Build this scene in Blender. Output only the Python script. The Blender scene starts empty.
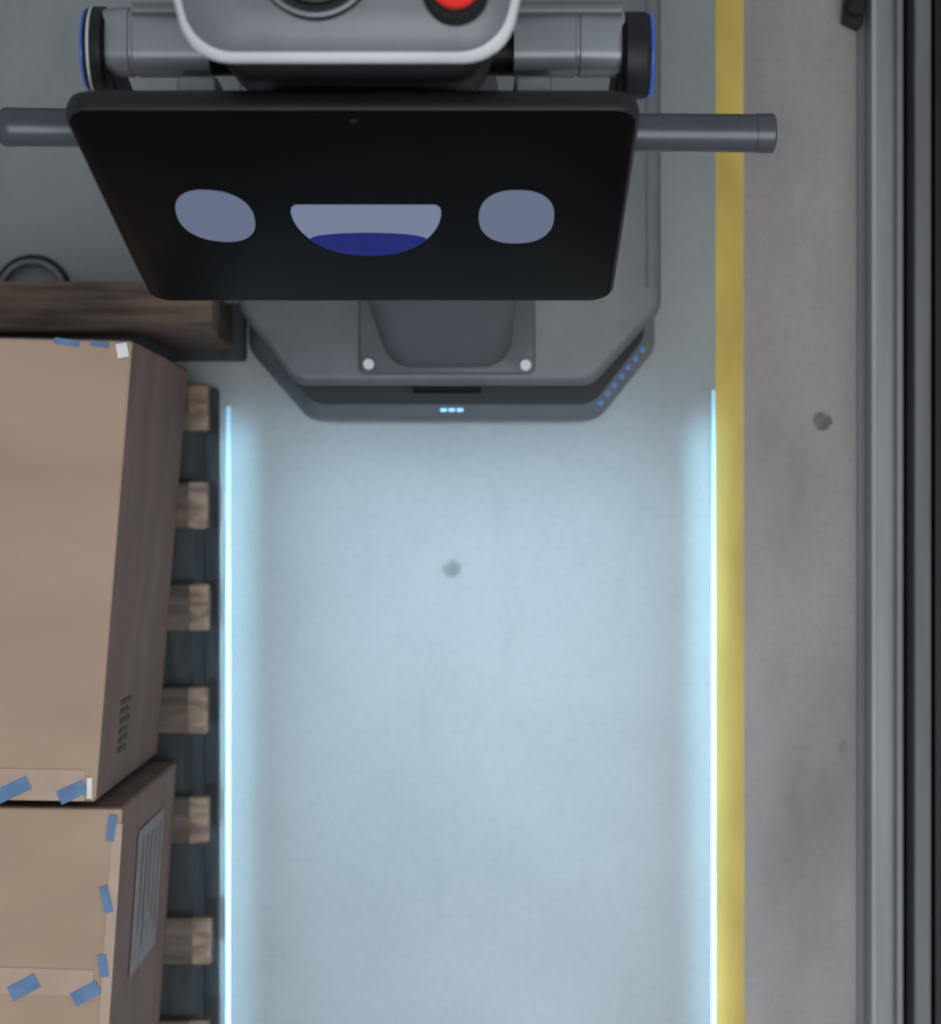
import bpy, math, random
from mathutils import Vector, Matrix
random.seed(4)
S = bpy.context.scene
try:
    S.view_settings.view_transform = 'Standard'
except Exception: pass
COL = S.collection

def lin(c):
    r=[]
    for v in c:
        v/=255.0
        r.append(v/12.92 if v<=0.04045 else ((v+0.055)/1.055)**2.4)
    return (r[0],r[1],r[2],1)

def mat(name, rgb, rough=0.6, metal=0.0, rgb2=None, scale=8.0, detail=6, stretch=(1,1,1), bump=0.0, emit=None, estr=0.0, coat=0.0, spec=0.5, lo=0.35, hi=0.65, scuff=None):
    m=bpy.data.materials.new(name); m.use_nodes=True
    nt=m.node_tree; b=nt.nodes['Principled BSDF']
    b.inputs['Roughness'].default_value=rough
    b.inputs['Metallic'].default_value=metal
    b.inputs['Specular IOR Level'].default_value=spec
    b.inputs['Coat Weight'].default_value=coat
    c1=lin(rgb); c2=lin(rgb2) if rgb2 else tuple([x*0.88 for x in c1[:3]]+[1])
    tc=nt.nodes.new('ShaderNodeTexCoord'); mp=nt.nodes.new('ShaderNodeMapping')
    mp.inputs['Scale'].default_value=stretch
    nz=nt.nodes.new('ShaderNodeTexNoise'); nz.inputs['Scale'].default_value=scale; nz.inputs['Detail'].default_value=detail
    nt.links.new(tc.outputs['Object'],mp.inputs[0]); nt.links.new(mp.outputs[0],nz.inputs['Vector'])
    cr=nt.nodes.new('ShaderNodeValToRGB'); cr.color_ramp.elements[0].position=lo; cr.color_ramp.elements[1].position=hi
    cr.color_ramp.elements[0].color=c2; cr.color_ramp.elements[1].color=c1
    nt.links.new(nz.outputs['Fac'],cr.inputs[0]); out=cr.outputs[0]
    if scuff:
        # (amount, scale, stretch, threshold) wear marks in the surface coating
        for amt,sc,st,th in scuff:
            mp2=nt.nodes.new('ShaderNodeMapping'); mp2.inputs['Scale'].default_value=st; mp2.inputs['Location'].default_value=(sc,2.3,0)
            n2=nt.nodes.new('ShaderNodeTexNoise'); n2.inputs['Scale'].default_value=sc; n2.inputs['Detail'].default_value=8
            r2=nt.nodes.new('ShaderNodeMapRange'); r2.inputs[1].default_value=th; r2.inputs[2].default_value=th+.12; r2.inputs[3].default_value=0; r2.inputs[4].default_value=1
            mx=nt.nodes.new('ShaderNodeMix'); mx.data_type='RGBA'; mx.blend_type='MULTIPLY'
            nt.links.new(tc.outputs['Object'],mp2.inputs[0]); nt.links.new(mp2.outputs[0],n2.inputs['Vector'])
            nt.links.new(n2.outputs['Fac'],r2.inputs[0]); nt.links.new(r2.outputs[0],mx.inputs[0])
            nt.links.new(out,mx.inputs[6]); mx.inputs[7].default_value=(1-amt,1-amt,1-amt*.95,1)
            out=mx.outputs[2]
    nt.links.new(out,b.inputs['Base Color'])
    if bump>0:
        bp=nt.nodes.new('ShaderNodeBump'); bp.inputs['Strength'].default_value=bump; bp.inputs['Distance'].default_value=0.002
        nt.links.new(nz.outputs['Fac'],bp.inputs['Height']); nt.links.new(bp.outputs[0],b.inputs['Normal'])
    if emit:
        b.inputs['Emission Color'].default_value=(emit[0],emit[1],emit[2],1); b.inputs['Emission Strength'].default_value=estr
    return m

def empty(name):
    e=bpy.data.objects.new(name,None); COL.objects.link(e); e.empty_display_size=0.1; return e

def mk(name, verts, faces, m, parent=None, bevel=0, smooth=False, seg=3):
    me=bpy.data.meshes.new(name); me.from_pydata([tuple(v) for v in verts],[],faces); me.update()
    import bmesh
    bm=bmesh.new(); bm.from_mesh(me); bmesh.ops.recalc_face_normals(bm,faces=bm.faces); bm.to_mesh(me); bm.free()
    o=bpy.data.objects.new(name,me); COL.objects.link(o)
    if m: me.materials.append(m)
    if bevel:
        b=o.modifiers.new('b','BEVEL'); b.width=bevel; b.segments=seg; b.limit_method='ANGLE'; b.angle_limit=math.radians(35)
    if smooth or bevel:
        for p in me.polygons: p.use_smooth=True
        try:
            me.set_sharp_from_angle(angle=math.radians(40))
        except Exception: pass
    if parent: o.parent=parent
    return o

def loft(name, rings, m, parent=None, bevel=0, closed=True, smooth=True):
    n=len(rings[0]); V=[]; F=[]
    for r in rings: V+=list(r)
    for k in range(len(rings)-1):
        for i in range(n):
            j=(i+1)%n
            F.append((k*n+i,k*n+j,(k+1)*n+j,(k+1)*n+i))
    if closed:
        F.append(tuple(range(n))[::-1]); F.append(tuple(range((len(rings)-1)*n,len(rings)*n)))
    return mk(name,V,F,m,parent,bevel,smooth)

def prism(name, pts, z0, z1, m, parent=None, bevel=0.0):
    return loft(name,[[(p[0],p[1],z0) for p in pts],[(p[0],p[1],z1) for p in pts]],m,parent,bevel,smooth=False)

def box(name,x0,x1,y0,y1,z0,z1,m,parent=None,bevel=0.0):
    return prism(name,[(x0,y0),(x1,y0),(x1,y1),(x0,y1)],z0,z1,m,parent,bevel)

def rpoly(pts, rads, n=6):
    out=[]; N=len(pts)
    for i in range(N):
        p=Vector(pts[i]); a=Vector(pts[i-1]); b=Vector(pts[(i+1)%N])
        da=(a-p).normalized(); db=(b-p).normalized()
        ang=da.angle(db); r=rads[i] if isinstance(rads,(list,tuple)) else rads
        if r<=0: out+= [tuple(p)]*(n+1); continue
        t=r/math.tan(ang/2); c=p+(da+db).normalized()*(r/math.sin(ang/2))
        s=p+da*t; e=p+db*t
        a0=math.atan2(s.y-c.y,s.x-c.x); a1=math.atan2(e.y-c.y,e.x-c.x)
        d=a1-a0
        while d>math.pi: d-=2*math.pi
        while d<-math.pi: d+=2*math.pi
        for k in range(n+1):
            th=a0+d*k/n; out.append((c.x+r*math.cos(th),c.y+r*math.sin(th)))
    return out

def cyl(name, p0, p1, r, m, parent=None, n=40, prof=None, bevel=0.0):
    p0=Vector(p0); p1=Vector(p1); d=(p1-p0); L=d.length; d.normalize()
    q=d.to_track_quat('Z','Y')
    prof=prof or [(0,r),(1,r)]
    rings=[]
    for t,rr in prof:
        rings.append([p0+q@Vector((rr*math.cos(2*math.pi*i/n),rr*math.sin(2*math.pi*i/n),t*L)) for i in range(n)])
    return loft(name,rings,m,parent,bevel)

def torus(name, c, R, r, m, parent=None, axis=(0,0,1), n=64, k=14):
    q=Vector(axis).to_track_quat('Z','Y'); V=[];F=[]
    for i in range(n):
        a=2*math.pi*i/n
        for j in range(k):
            b=2*math.pi*j/k
            V.append(Vector(c)+q@Vector(((R+r*math.cos(b))*math.cos(a),(R+r*math.cos(b))*math.sin(a),r*math.sin(b))))
    for i in range(n):
        for j in range(k):
            F.append((i*k+j,((i+1)%n)*k+j,((i+1)%n)*k+(j+1)%k,i*k+(j+1)%k))
    return mk(name,V,F,m,parent,0,True)

# ---------------- materials
M_epoxy=mat('epoxy_floor_paint',(137,144,147),0.36,rgb2=(126,133,137),scale=3.0,bump=0.05,
    scuff=[(.10,9,(1.6,.35,1),.60),(.14,34,(1,.7,1),.68),(.05,120,(1,1,1),.5)])
M_conc=mat('concrete',(155,150,151),0.75,rgb2=(134,130,132),scale=5.0,detail=10,bump=0.15,stretch=(1.6,0.6,1),
    scuff=[(.12,7,(1.2,.5,1),.58),(.25,42,(1,1,1),.70),(.08,150,(1,1,1),.5)])
M_yel=mat('yellow_tape',(202,176,84),0.6,rgb2=(182,157,72),scale=14,stretch=(1,0.4,1),scuff=[(.12,24,(1,.5,1),.6)])
M_stain=mat('stain',(112,106,107),0.7,rgb2=(84,80,81),scale=40)
M_stain3=mat('stain_faint',(134,129,130),0.7,rgb2=(120,116,117),scale=40)
M_stain2=mat('stain_light',(126,134,138),0.5,rgb2=(119,127,131),scale=40)
M_line=mat('overlay_line_glow',(190,230,255),0.4,emit=(0.30,0.66,1.0),estr=3.0)  # glow of the graphic overlay lines
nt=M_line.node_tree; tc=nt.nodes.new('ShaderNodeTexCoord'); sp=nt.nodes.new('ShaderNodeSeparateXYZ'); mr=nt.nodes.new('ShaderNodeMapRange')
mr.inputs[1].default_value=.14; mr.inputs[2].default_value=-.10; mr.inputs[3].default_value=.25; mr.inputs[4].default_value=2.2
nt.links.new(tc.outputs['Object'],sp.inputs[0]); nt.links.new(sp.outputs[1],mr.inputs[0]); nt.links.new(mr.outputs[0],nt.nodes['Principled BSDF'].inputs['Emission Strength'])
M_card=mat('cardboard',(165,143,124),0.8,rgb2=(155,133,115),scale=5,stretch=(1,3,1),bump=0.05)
M_card_s=mat('cardboard_side_shaded',(124,104,95),0.8,rgb2=(108,91,84),scale=6,stretch=(1,1,3))  # darker copy of the cardboard, side-face shade put into the colour
M_blue=mat('blue_tape',(88,122,160),0.55,rgb2=(72,104,145),scale=60)
M_white=mat('white_label',(138,134,136),0.6,rgb2=(124,120,123),scale=50)
M_lab=mat('corner_sticker',(225,224,222),0.5,rgb2=(205,204,204),scale=50)
M_ptape=mat('packing_tape',(170,148,130),0.3,rgb2=(160,138,121),scale=20)
M_ink=mat('ink',(80,68,62),0.8)
M_wood=mat('pallet_wood',(98,87,79),0.85,rgb2=(62,56,53),scale=12,stretch=(1,6,6),bump=0.3)
M_wood_e=mat('pallet_wood_pale_end',(138,118,103),0.85,rgb2=(98,82,72),scale=16,stretch=(2,6,6),bump=0.3,spec=.2)  # lighter wood tone at the slat ends
M_wood_d=mat('dark_old_wood',(100,84,72),0.85,rgb2=(54,46,41),scale=9,stretch=(1,9,9),bump=0.5)
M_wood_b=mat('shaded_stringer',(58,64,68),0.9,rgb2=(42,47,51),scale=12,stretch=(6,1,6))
M_alu=mat('aluminium',(156,160,164),0.5,0.1,rgb2=(136,140,145),scale=6,stretch=(6,0.4,1))
M_steel=mat('grey_steel',(122,124,128),0.55,0.1,rgb2=(104,107,111),scale=6,stretch=(6,0.4,1))
M_frame=mat('dark_grey_frame',(104,106,110),0.6,0.0,rgb2=(86,88,92),scale=6,stretch=(6,0.4,1))
M_blk=mat('black_plastic',(20,21,23),0.5,rgb2=(15,16,18),spec=0.3)
M_headblk=mat('head_black',(12,12,14),0.5,rgb2=(9,9,10),spec=0.15)
M_blkgloss=mat('black_glass',(6,6,8),0.30,rgb2=(4,4,5),spec=0.05)
M_bez=mat('tablet_shell',(24,24,27),0.4,rgb2=(20,20,23),spec=0.3)
M_plate=mat('robot_deck_grey',(89,94,100),0.45,rgb2=(82,87,93),scale=30,bump=0.03)
M_bump=mat('robot_bumper_grey',(95,100,107),0.4,rgb2=(88,93,100),scale=30)
M_flange=mat('flange_grey',(74,78,84),0.4,rgb2=(69,73,79),scale=30)
M_col=mat('robot_column_grey',(62,64,70),0.5,rgb2=(56,58,64),scale=30)
M_sil=mat('silver_trim',(198,200,205),0.35,0.0,rgb2=(188,191,196),scale=20)
M_head=mat('head_panel_grey',(104,108,114),0.42,0.1,rgb2=(95,99,105),scale=20)
M_hous=mat('shoulder_metal',(132,137,143),0.38,0.3,rgb2=(118,124,131),scale=20)
M_tube=mat('handle_tube',(76,80,87),0.35,0.4,rgb2=(68,72,79),scale=20)
M_red=mat('red_button',(215,34,26),0.3,rgb2=(200,24,20),emit=(0.6,0.02,0.01),estr=0.2)
M_led=mat('blue_led',(50,84,150),0.3,emit=(0.10,0.24,0.62),estr=0.40)
M_ring=mat('blue_ring_led',(20,50,120),0.3,emit=(0.05,0.14,0.5),estr=0.40)
M_led2=mat('white_blue_led',(120,180,240),0.3,emit=(0.3,0.6,1.0),estr=0.9)
M_eye=mat('display_eye',(20,22,30),0.3,emit=(0.122,0.15,0.225),estr=1.0,spec=.1)
M_mouth=mat('display_mouth',(20,22,30),0.3,emit=(0.17,0.205,0.30),estr=1.0,spec=.1)
M_tong=mat('display_tongue',(5,5,20),0.3,emit=(0.012,0.018,0.15),estr=1.0,spec=.06)
M_dash=mat('deck_seam',(84,89,95),0.6)

# ---------------- floor
box('floor',-4,4,-4,4,-0.1,0,M_conc)
box('painted_floor_lane',-4,0.302,-4,4,0.0,0.0008,M_epoxy)
mk('yellow_floor_marking',[(0.3005,3,0.0016),(0.3340,3,0.0016),(0.3395,-3,0.0016),(0.303,-3,0.0016)]+[(0.3005,3,0.0),(0.3340,3,0.0),(0.3395,-3,0.0),(0.303,-3,0.0)],
   [(0,1,2,3),(4,5,6,7),(0,1,5,4),(1,2,6,5),(2,3,7,6),(3,0,4,7)],M_yel)
def blob(name,cx,cy,rx,ry,z,m):
    n=22; pts=[]
    for i in range(n):
        a=2*math.pi*i/n; k=1+random.uniform(-.22,.22)
        pts.append((cx+rx*k*math.cos(a),cy+ry*k*math.sin(a)))
    return prism(name,pts,z-0.0006,z,m)
blob('floor_stain',0.434,0.112,0.013,0.010,0.0008,M_stain)
blob('floor_stain',-0.023,-0.070,0.011,0.010,0.0014,M_stain2)
blob('floor_stain',0.392,-0.355,0.004,0.003,0.0008,M_stain3)
blob('floor_stain',0.458,-0.29,0.004,0.010,0.0008,M_stain3)

# graphic overlay lines, built as added glowing tubes on the floor
cyl('overlay_glow_line',(-0.298,0.13,0.0034),(-0.2985,-2.2,0.0034),0.0026,M_line,n=16)
cyl('overlay_glow_line',(0.2985,0.15,0.0042),(0.2995,-2.2,0.0042),0.0026,M_line,n=16)

# ---------------- right rail (floor track of a partition)
R=empty('partition_floor_track')
box('edge_strip',0.476,0.486,-3,3,0,0.006,M_steel,R,0.001)
box('track_web',0.486,0.524,-3,3,0,0.020,M_alu,R,0.002)
box('track_inner_flange',0.486,0.492,-3,3,0.020,0.045,M_alu,R,0.001)
box('track_outer_flange',0.517,0.524,-3,3,0.020,0.045,M_alu,R,0.001)
R2=empty('partition_panel')
box('frame_web',0.527,0.545,-3,3,0,0.092,M_blk,R2)
box('frame_cap',0.5265,0.546,-3,3,0.092,0.10,M_frame,R2,0.002)
box('panel',0.550,0.60,-3,3,0,0.10,M_blk,R2,0.002)
box('panel_edge',0.560,0.566,-3,3,0.10,0.108,M_frame,R2)
R3=empty('black_floor_bracket')
prism('foot',rpoly([(0.455,0.600),(0.478,0.590),(0.486,0.66),(0.462,0.67)],0.004),0,0.03,M_blk,R3,0.002)
cyl('knob',(0.468,0.612,0.03),(0.468,0.612,0.045),0.009,M_blk,R3)

# ---------------- left: boxes
def carton(name,TR,BR,BL,TL,z0,z1):
    E=empty(name)
    pts=[TR,TL,BL,BR]
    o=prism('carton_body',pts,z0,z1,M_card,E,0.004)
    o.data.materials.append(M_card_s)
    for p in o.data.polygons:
        if abs(p.normal.z)<0.5: p.material_index=1  # upright faces get the shade-darkened cardboard
    return E
B1=carton('cardboard_box',(-.328,.167),(-.364,-.282),(-.80,-.275),(-.775,.178),0.146,0.55)
B2=carton('cardboard_box',(-.341,-.290),(-.362,-.60),(-.80,-.60),(-.80,-.285),0.146,0.53)
def patch(name,cx,cy,w,h,ang,z,m,par):
    a=math.radians(ang); P=[]
    for dx,dy in ((-w/2,-h/2),(w/2,-h/2),(w/2,h/2),(-w/2,h/2)):
        P.append((cx+dx*math.cos(a)-dy*math.sin(a),cy+dx*math.sin(a)+dy*math.cos(a)))
    return prism(name,P,z-0.0005,z+0.0006,m,par)
patch('packing_tape',-.585,-.262,0.42,0.030,-1,0.5504,M_ptape,B1)
patch('blue_tape_1',-.445,-.270,0.036,0.014,25,0.5512,M_blue,B1)
patch('blue_tape_2',-.387,-.272,0.028,0.014,25,0.5512,M_blue,B1)
patch('blue_tape_3',-.392,.165,0.024,0.006,-8,0.5512,M_blue,B1)
patch('blue_tape_4',-.360,.163,0.018,0.005,-8,0.5512,M_blue,B1)
patch('corner_label',-.338,.157,0.011,0.014,10,0.5514,M_lab,B1)
patch('corner_label_2',-.370,-.268,0.005,0.020,0,0.5514,M_lab,B1)
patch('packing_tape',-.585,-.455,0.43,0.026,-2,0.5304,M_ptape,B2)
patch('packing_tape_edge',-.356,-.45,0.010,0.29,-3.9,0.5306,M_ptape,B2)
patch('blue_tape_1',-.438,-.466,0.030,0.015,28,0.5312,M_blue,B2)
patch('blue_tape_2',-.377,-.472,0.028,0.014,28,0.5312,M_blue,B2)
patch('blue_tape_3',-.352,-.310,0.008,0.026,-8,0.5312,M_blue,B2)
patch('blue_tape_4',-.357,-.380,0.009,0.026,12,0.5312,M_blue,B2)
patch('blue_tape_5',-.360,-.445,0.009,0.022,8,0.5312,M_blue,B2)
def sidequad(name,A,Bp,u0,u1,z0,z1,m,par,off=0.0012):
    A=Vector((A[0],A[1],0)); Bp=Vector((Bp[0],Bp[1],0)); d=(Bp-A); nrm=Vector((-d.y,d.x,0)).normalized()
    if nrm.x<0: nrm=-nrm
    P=[]
    for u,z in ((u0,z0),(u1,z0),(u1,z1),(u0,z1)):
        q=A+d*u+nrm*off; P.append((q.x,q.y,z))
    return mk(name,P,[(0,1,2,3)],m,par)
for i in range(6):
    u=.80+i*.022
    sidequad('print_%d'%i,(-.328,.167),(-.364,-.282),u,u+.012,.385+.01*(i%2),.445,M_ink,B1)
sidequad('shipping_label',(-.341,-.290),(-.362,-.60),.13,.62,.24,.42,M_white,B2)
for i in range(5):
    sidequad('label_line_%d'%i,(-.341,-.290),(-.362,-.60),.17,.55-.05*(i%3),.26+i*.03,.266+i*.03,M_card_s,B2,0.0018)

Pt=empty('wooden_pallet')
for i,yc in enumerate([.122,.008,-.111,-.231,-.359,-.500,-.62]):
    jig=random.uniform(-.003,.003)
    box('deck_slat_%d'%i,-1.1,-.307+jig,yc-.027,yc+.027,.122,.1435,M_wood,Pt,0.003)
    box('pale_slat_end_%d'%i,-.329+jig,-.304+jig,yc-.0275,yc+.0275,.121,.1442,M_wood_e,Pt,0.004)
for i,x in enumerate([-.365,-.72,-1.06]):
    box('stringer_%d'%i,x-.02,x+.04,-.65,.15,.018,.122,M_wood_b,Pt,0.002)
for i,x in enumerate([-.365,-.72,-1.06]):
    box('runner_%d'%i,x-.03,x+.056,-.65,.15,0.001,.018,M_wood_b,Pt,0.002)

T=empty('timber_bearer')
box('upper_beam',-.95,-.281,.196,.252,.235,.300,M_wood_d,T,0.005)
for i,x in enumerate([-.32,-.62,-.9]):
    box('block_%d'%i,x-.05,x+.03,.198,.250,.03,.235,M_wood_d,T,0.004)
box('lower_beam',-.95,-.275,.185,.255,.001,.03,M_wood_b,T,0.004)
torus('cable_loop',(-.538,.268,.0075),.044,.0045,M_blk)
torus('cable_loop',(-.537,.266,.016),.040,.004,M_steel)

# ---------------- robot
RB=empty('delivery_robot')
def baseouter(off=0.0,z=0.0,r=0.03):
    o=off
    pts=[(-.188+o*.5,.107+o),(.149-o*.5,.107+o),(.216-o,.190+o*.6),(.216-o,.93-o),(-.260+o,.93-o),(-.260+o,.190+o*.6)]
    return [(p[0],p[1],z) for p in rpoly(pts,[r,r,r,.06,.06,r],8)]
loft('bumper_skirt',[baseouter(.014,.03),baseouter(.004,.036),baseouter(.003,.07),baseouter(.003,.078)],M_flange,RB)
loft('bumper_groove',[baseouter(.008,.074),baseouter(.008,.090)],M_blk,RB)
loft('bumper',[baseouter(.006,.084),baseouter(.001,.088),baseouter(0,.125),baseouter(.002,.140),baseouter(.015,.172),baseouter(.018,.176)],M_bump,RB)
loft('bumper_top',[baseouter(.0165,.172),baseouter(.0165,.1775)],M_blk,RB)
loft('recess',[baseouter(.044,.176),baseouter(.044,.225)],M_blk,RB)
def deck(off,z,r=0.03):
    o=off
    pts=[(-.197+o*.5,.142+o),(.136-o*.5,.142+o),(.213-o,.226+o*.6),(.213-o,.93-o),(-.259+o,.93-o),(-.259+o,.226+o*.6)]
    return [(p[0],p[1],z) for p in rpoly(pts,[r,r,r,.06,.06,r],8)]
loft('deck_plate',[deck(.010,.216),deck(0,.222),deck(0,.239),deck(.003,.247),deck(.008,.25)],M_plate,RB)
box('deck_rail',.196,.199,.25,.90,.2495,.2515,M_dash,RB)
for i,(x,y) in enumerate([(-.19,.30),(.15,.30),(-.19,.82),(.15,.82),(-.2,.55),(.16,.55)]):
    cyl('wheel_%d'%i,(x-.015,y,.031),(x+.015,y,.031),.03,M_blk,RB)
box('front_sensor_slot',-.065,.012,.136,.155,.182,.200,M_blkgloss,RB,0.002)
for i in range(3):
    box('front_led_%d'%i,-.035+i*.0095,-.0275+i*.0095,.116,.124,.152,.166,M_led2,RB,0.001)
for i in range(7):
    t=i/6; x=.153+(.201-.153)*t; y=.124+(.185-.124)*t
    cyl('side_led_%d'%i,(x-.001,y+.001,.142),(x-.004,y+.004,.166),.0034,M_led,RB,n=10)
cyl('side_light_strip',(-.201,.125,.10),(-.249,.182,.10),.0022,M_ring,RB,n=10)
def rr(cx,cy,hx,hy,z,r,n=6):
    return [(p[0],p[1],z) for p in rpoly([(cx-hx,cy-hy),(cx+hx,cy-hy),(cx+hx,cy+hy),(cx-hx,cy+hy)],r,n)]
loft('column_flange',[rr(-.026,.205,.098,.052,.250,.008),rr(-.026,.205,.098,.052,.256,.008),rr(-.026,.205,.096,.050,.258,.008)],M_flange,RB)
loft('column',[rr(-.026,.222,.066,.058,.256,.030),rr(-.026,.222,.071,.062,.268,.032),rr(-.026,.226,.071,.062,.40,.032),rr(-.028,.245,.071,.06,.76,.032),rr(-.05,.30,.07,.055,1.0,.03),rr(-.072,.335,.07,.05,1.14,.03)],M_col,RB)
for i,(x,y) in enumerate([(-.113,.164),(.061,.163),(-.113,.246),(.061,.246)]):
    cyl('flange_bolt_%d'%i,(x,y,.257),(x,y,.263),.0062,M_sil,RB,n=20,bevel=.001)

up=Vector((0,.101,.24)); L=up.length; upn=up/L; nf=Vector((0,-.24,.101)).normalized()
def face(x,t,off=0.0):
    return Vector((x,.163,.98))+up*t+nf*off
def tabring(off,inset):
    pts=[(-.246+inset,inset-.003),(.1087-inset,inset-.003),(.1122-inset,L-inset),(-.2695+inset,L-inset)]
    return [face(p[0],p[1]/L,off) for p in rpoly(pts,.017-inset*.5,8)]
loft('tablet_shell',[tabring(-.018,.006),tabring(-.014,.001),tabring(-.010,0),tabring(-.003,0),tabring(0,.002)],M_bez,RB)
loft('tablet_glass',[tabring(-.001,.003),tabring(.0008,.003),tabring(.0012,.004)],M_blkgloss,RB)
def facepoly(name,pts,off,m):
    n=len(pts)
    V=[face(x,t,off) for x,t in pts]+[face(x,t,off-.0004) for x,t in pts]
    F=[tuple(range(n)),tuple(range(2*n-1,n-1,-1))]+[(i,(i+1)%n,n+(i+1)%n,n+i) for i in range(n)]
    return mk(name,V,F,m,RB)
def sell(cx,ct,hx,ht,e=2.4,rot=0.0,n=48):
    P=[]
    for i in range(n):
        a=2*math.pi*i/n; c=math.cos(a); s=math.sin(a)
        dx=hx*math.copysign(abs(c)**(2/e),c); dt=ht*math.copysign(abs(s)**(2/e),s)
        P.append((cx+dx,ct+dt+rot*dx))
    return P
facepoly('display_eye_l',sell(-.1815,.487,.0275,.135,2.3,-.6),.0020,M_eye)
facepoly('display_eye_r',sell(.0328,.482,.0268,.140,2.35,0),.0020,M_eye)
mp_=[]
xa,xb=-.1275,-.0208; cx=(xa+xb)/2; hx=(xb-xa)/2
n=40
for i in range(n+1):
    a=math.pi*i/n
    c=math.cos(a); s=math.sin(a)
    mp_.append((cx-hx*math.copysign(abs(c)**(0.9),c), .512-.236*(abs(s)**1.05)))
mp_+= [(xb-.001,.535),(xb-.004,.547),(xa+.004,.547),(xa+.001,.535)]
facepoly('display_mouth',mp_,.0020,M_mouth)
tp=[]
for i in range(n+1):
    a=math.pi*(.22+.56*i/n); c=math.cos(a); s=math.sin(a)
    tp.append((cx-hx*math.copysign(abs(c)**(0.9),c), .512-.236*(abs(s)**1.05)))
x0,t0=tp[0]; x1,t1=tp[-1]
for i in range(1,24):
    a=math.pi*i/24
    tp.append(((x0+x1)/2+(x1-x0)/2*math.cos(a), t0+(.402-t0)*math.sin(a)**.9))
facepoly('display_tongue',tp,.0026,M_tong)
cyl('camera_lens',face(-.077,.955,.001),face(-.077,.955,.002),.0024,M_blk,RB,n=16)

cyl('handle_bar',(-.357,.292,1.0),(.231,.287,1.0),.0145,M_tube,RB,prof=[(0,.012),(.004,.0138),(.008,.0148),(.022,.0148),(.023,.0145),(.975,.0145),(.9755,.0150),(.997,.0150),(1.0,.012)])
for nm,x in (('arm_l',-.258),('arm_r',.110)):
    loft(nm,[rr(x,.322,.008,.020,1.135,.006),rr(x,.30,.008,.018,1.04,.006),rr(x,.290,.008,.016,.985,.006)],M_blk,RB)
def xloft(name,secs,m,r=.012):
    rings=[]
    for x,cy,cz,hy,hz in secs:
        rings.append([(x,p[0],p[1]) for p in rpoly([(cy-hy,cz-hz),(cy+hy,cz-hz),(cy+hy,cz+hz),(cy-hy,cz+hz)],min(r,hy*.9,hz*.9),6)])
    return loft(name,rings,m,RB)
xloft('shoulder_housing_l',[(-.256,.327,1.13,.018,.018),(-.253,.327,1.13,.021,.022),(-.236,.327,1.13,.022,.023),(-.235,.327,1.13,.021,.022),(-.233,.327,1.13,.021,.022),(-.232,.327,1.13,.022,.023),(-.180,.325,1.13,.020,.022)],M_hous)
xloft('shoulder_housing_r',[(.030,.325,1.13,.020,.022),(.072,.327,1.13,.022,.023),(.073,.327,1.13,.021,.022),(.075,.327,1.13,.021,.022),(.076,.327,1.13,.022,.023),(.106,.326,1.13,.021,.022)],M_hous)
xloft('shoulder_rib_l',[(-.232,.345,1.135,.004,.022),(-.182,.345,1.135,.004,.022)],M_head,.003)
xloft('shoulder_rib_r',[(.032,.345,1.135,.004,.022),(.104,.345,1.135,.004,.022)],M_head,.003)
cyl('shaft',(-.2,.322,1.12),(.05,.322,1.12),.016,M_blk,RB)
cyl('shoulder_cap_l',(-.268,.322,1.13),(-.251,.322,1.13),.029,M_blk,RB,prof=[(0,.024),(.12,.028),(.3,.0295),(.85,.0295),(1,.027)])
cyl('shoulder_cap_r',(.127,.318,1.13),(.104,.318,1.13),.029,M_blk,RB,prof=[(0,.024),(.12,.028),(.3,.0300),(.85,.0300),(1,.027)])
torus('shoulder_ring_l',(-.2665,.322,1.13),.0268,.0013,M_ring,RB,axis=(1,0,0))
torus('shoulder_ring_r',(.1250,.318,1.13),.0278,.0013,M_ring,RB,axis=(1,0,0))
torus('shoulder_trim_l',(-.262,.322,1.13),.0292,.0010,M_sil,RB,axis=(1,0,0))
box('bracket_l',-.202,-.174,.286,.300,1.11,1.150,M_hous,RB,.003)
box('bracket_r',.030,.056,.286,.300,1.11,1.150,M_hous,RB,.003)
box('tablet_mount',-.14,-.01,.252,.31,1.08,1.13,M_blk,RB,.006)

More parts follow.
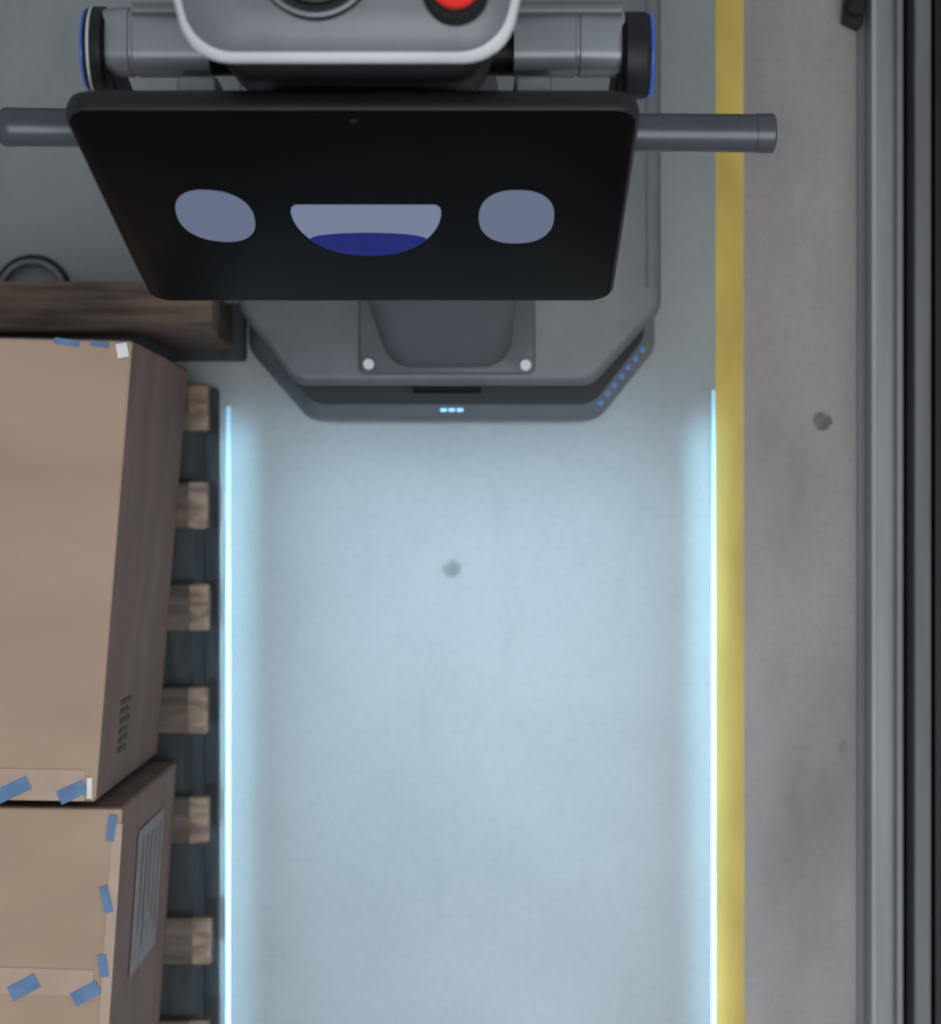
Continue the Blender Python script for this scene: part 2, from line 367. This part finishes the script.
def head(off,z,r=.05):
    o=off
    pts=[(-.170+o,.270+o),(.022-o,.270+o),(.036-o,.335),(.036-o,.52-o),(-.185+o,.52-o),(-.185+o,.335)]
    rads=[r*.72,r*.72,r,.05,.05,r]
    return [(p[0],p[1],z) for p in rpoly(pts,rads,8)]
loft('head_body',[head(.030,1.10,.03),head(.014,1.16,.03),head(.010,1.25,.04),head(.008,1.312,.04),head(.010,1.326,.04)],M_headblk,RB)
loft('head_rim',[head(.008,1.322,.045),head(.002,1.325,.045),head(0,1.330,.045),head(.001,1.336,.045),head(.0035,1.339,.045),head(.007,1.340,.04)],M_sil,RB)
loft('head_top',[head(.0045,1.337,.043),head(.0048,1.3405,.043),head(.007,1.3425,.04),head(.014,1.346,.035),head(.026,1.350,.03)],M_head,RB)
cx0,cy0=-.0915,.327
cyl('cup_dish',(cx0,cy0,1.345),(cx0,cy0,1.358),.034,M_blk,RB,n=64,prof=[(0,.036),(.6,.036),(1,.033),(1,.029),(.6,.026)])
torus('cup_dish_ring',(cx0,cy0,1.357),.034,.0014,M_hous,RB)
torus('cup_dish_inner_ring',(cx0,cy0,1.355),.025,.0012,M_col,RB)
cyl('stop_collar',(-.009,.308,1.348),(-.009,.308,1.358),.02,M_blk,RB,prof=[(0,.020),(.8,.019),(1,.017)])
cyl('emergency_stop',(-.009,.309,1.356),(-.009,.309,1.376),.014,M_red,RB,prof=[(0,.009),(.4,.009),(.5,.0148),(.85,.0148),(1,.012)])

# ---------------- lights
w=bpy.data.worlds.new('World'); S.world=w; w.use_nodes=True
w.node_tree.nodes['Background'].inputs[0].default_value=(0.82,0.87,0.92,1)
w.node_tree.nodes['Background'].inputs[1].default_value=0.54
def area(name,loc,rot,sx,sy,e,col,spread=180):
    l=bpy.data.lights.new(name,'AREA'); l.shape='RECTANGLE'; l.size=sx; l.size_y=sy; l.energy=e; l.color=col; l.spread=math.radians(spread)
    o=bpy.data.objects.new(name,l); o.location=loc; o.rotation_euler=rot; COL.objects.link(o); return o
area('ceiling_light',(0.6,-1.4,4.2),(math.radians(-20),math.radians(8),0),2.5,3.0,96,(.99,.99,.99))
area('lane_tint_fill',(0,-1.30,3.4),(0,0,0),.54,2.8,2.4,(.55,.81,1),5)  # added lamp with no fixture, casts the overlay's blue tint on the lane
for sx in (-.291,.292):
    area('line_glow_fill',(sx,-1.24,3.2),(0,0,0),.008,2.7,0.26,(.42,.78,1),1.5)  # added strip lamps, only make the halo along the overlay lines

# ---------------- camera: looking straight down from 2.6 m
c=bpy.data.cameras.new('camera'); co=bpy.data.objects.new('camera',c); COL.objects.link(co)
co.location=(0,0,2.6); co.rotation_euler=(0,0,0)
c.sensor_fit='VERTICAL'; c.sensor_height=24; c.lens=24*2110/1024
c.clip_start=.05
c.dof.use_dof=True; c.dof.focus_distance=1.75; c.dof.aperture_fstop=5.0
S.camera=co
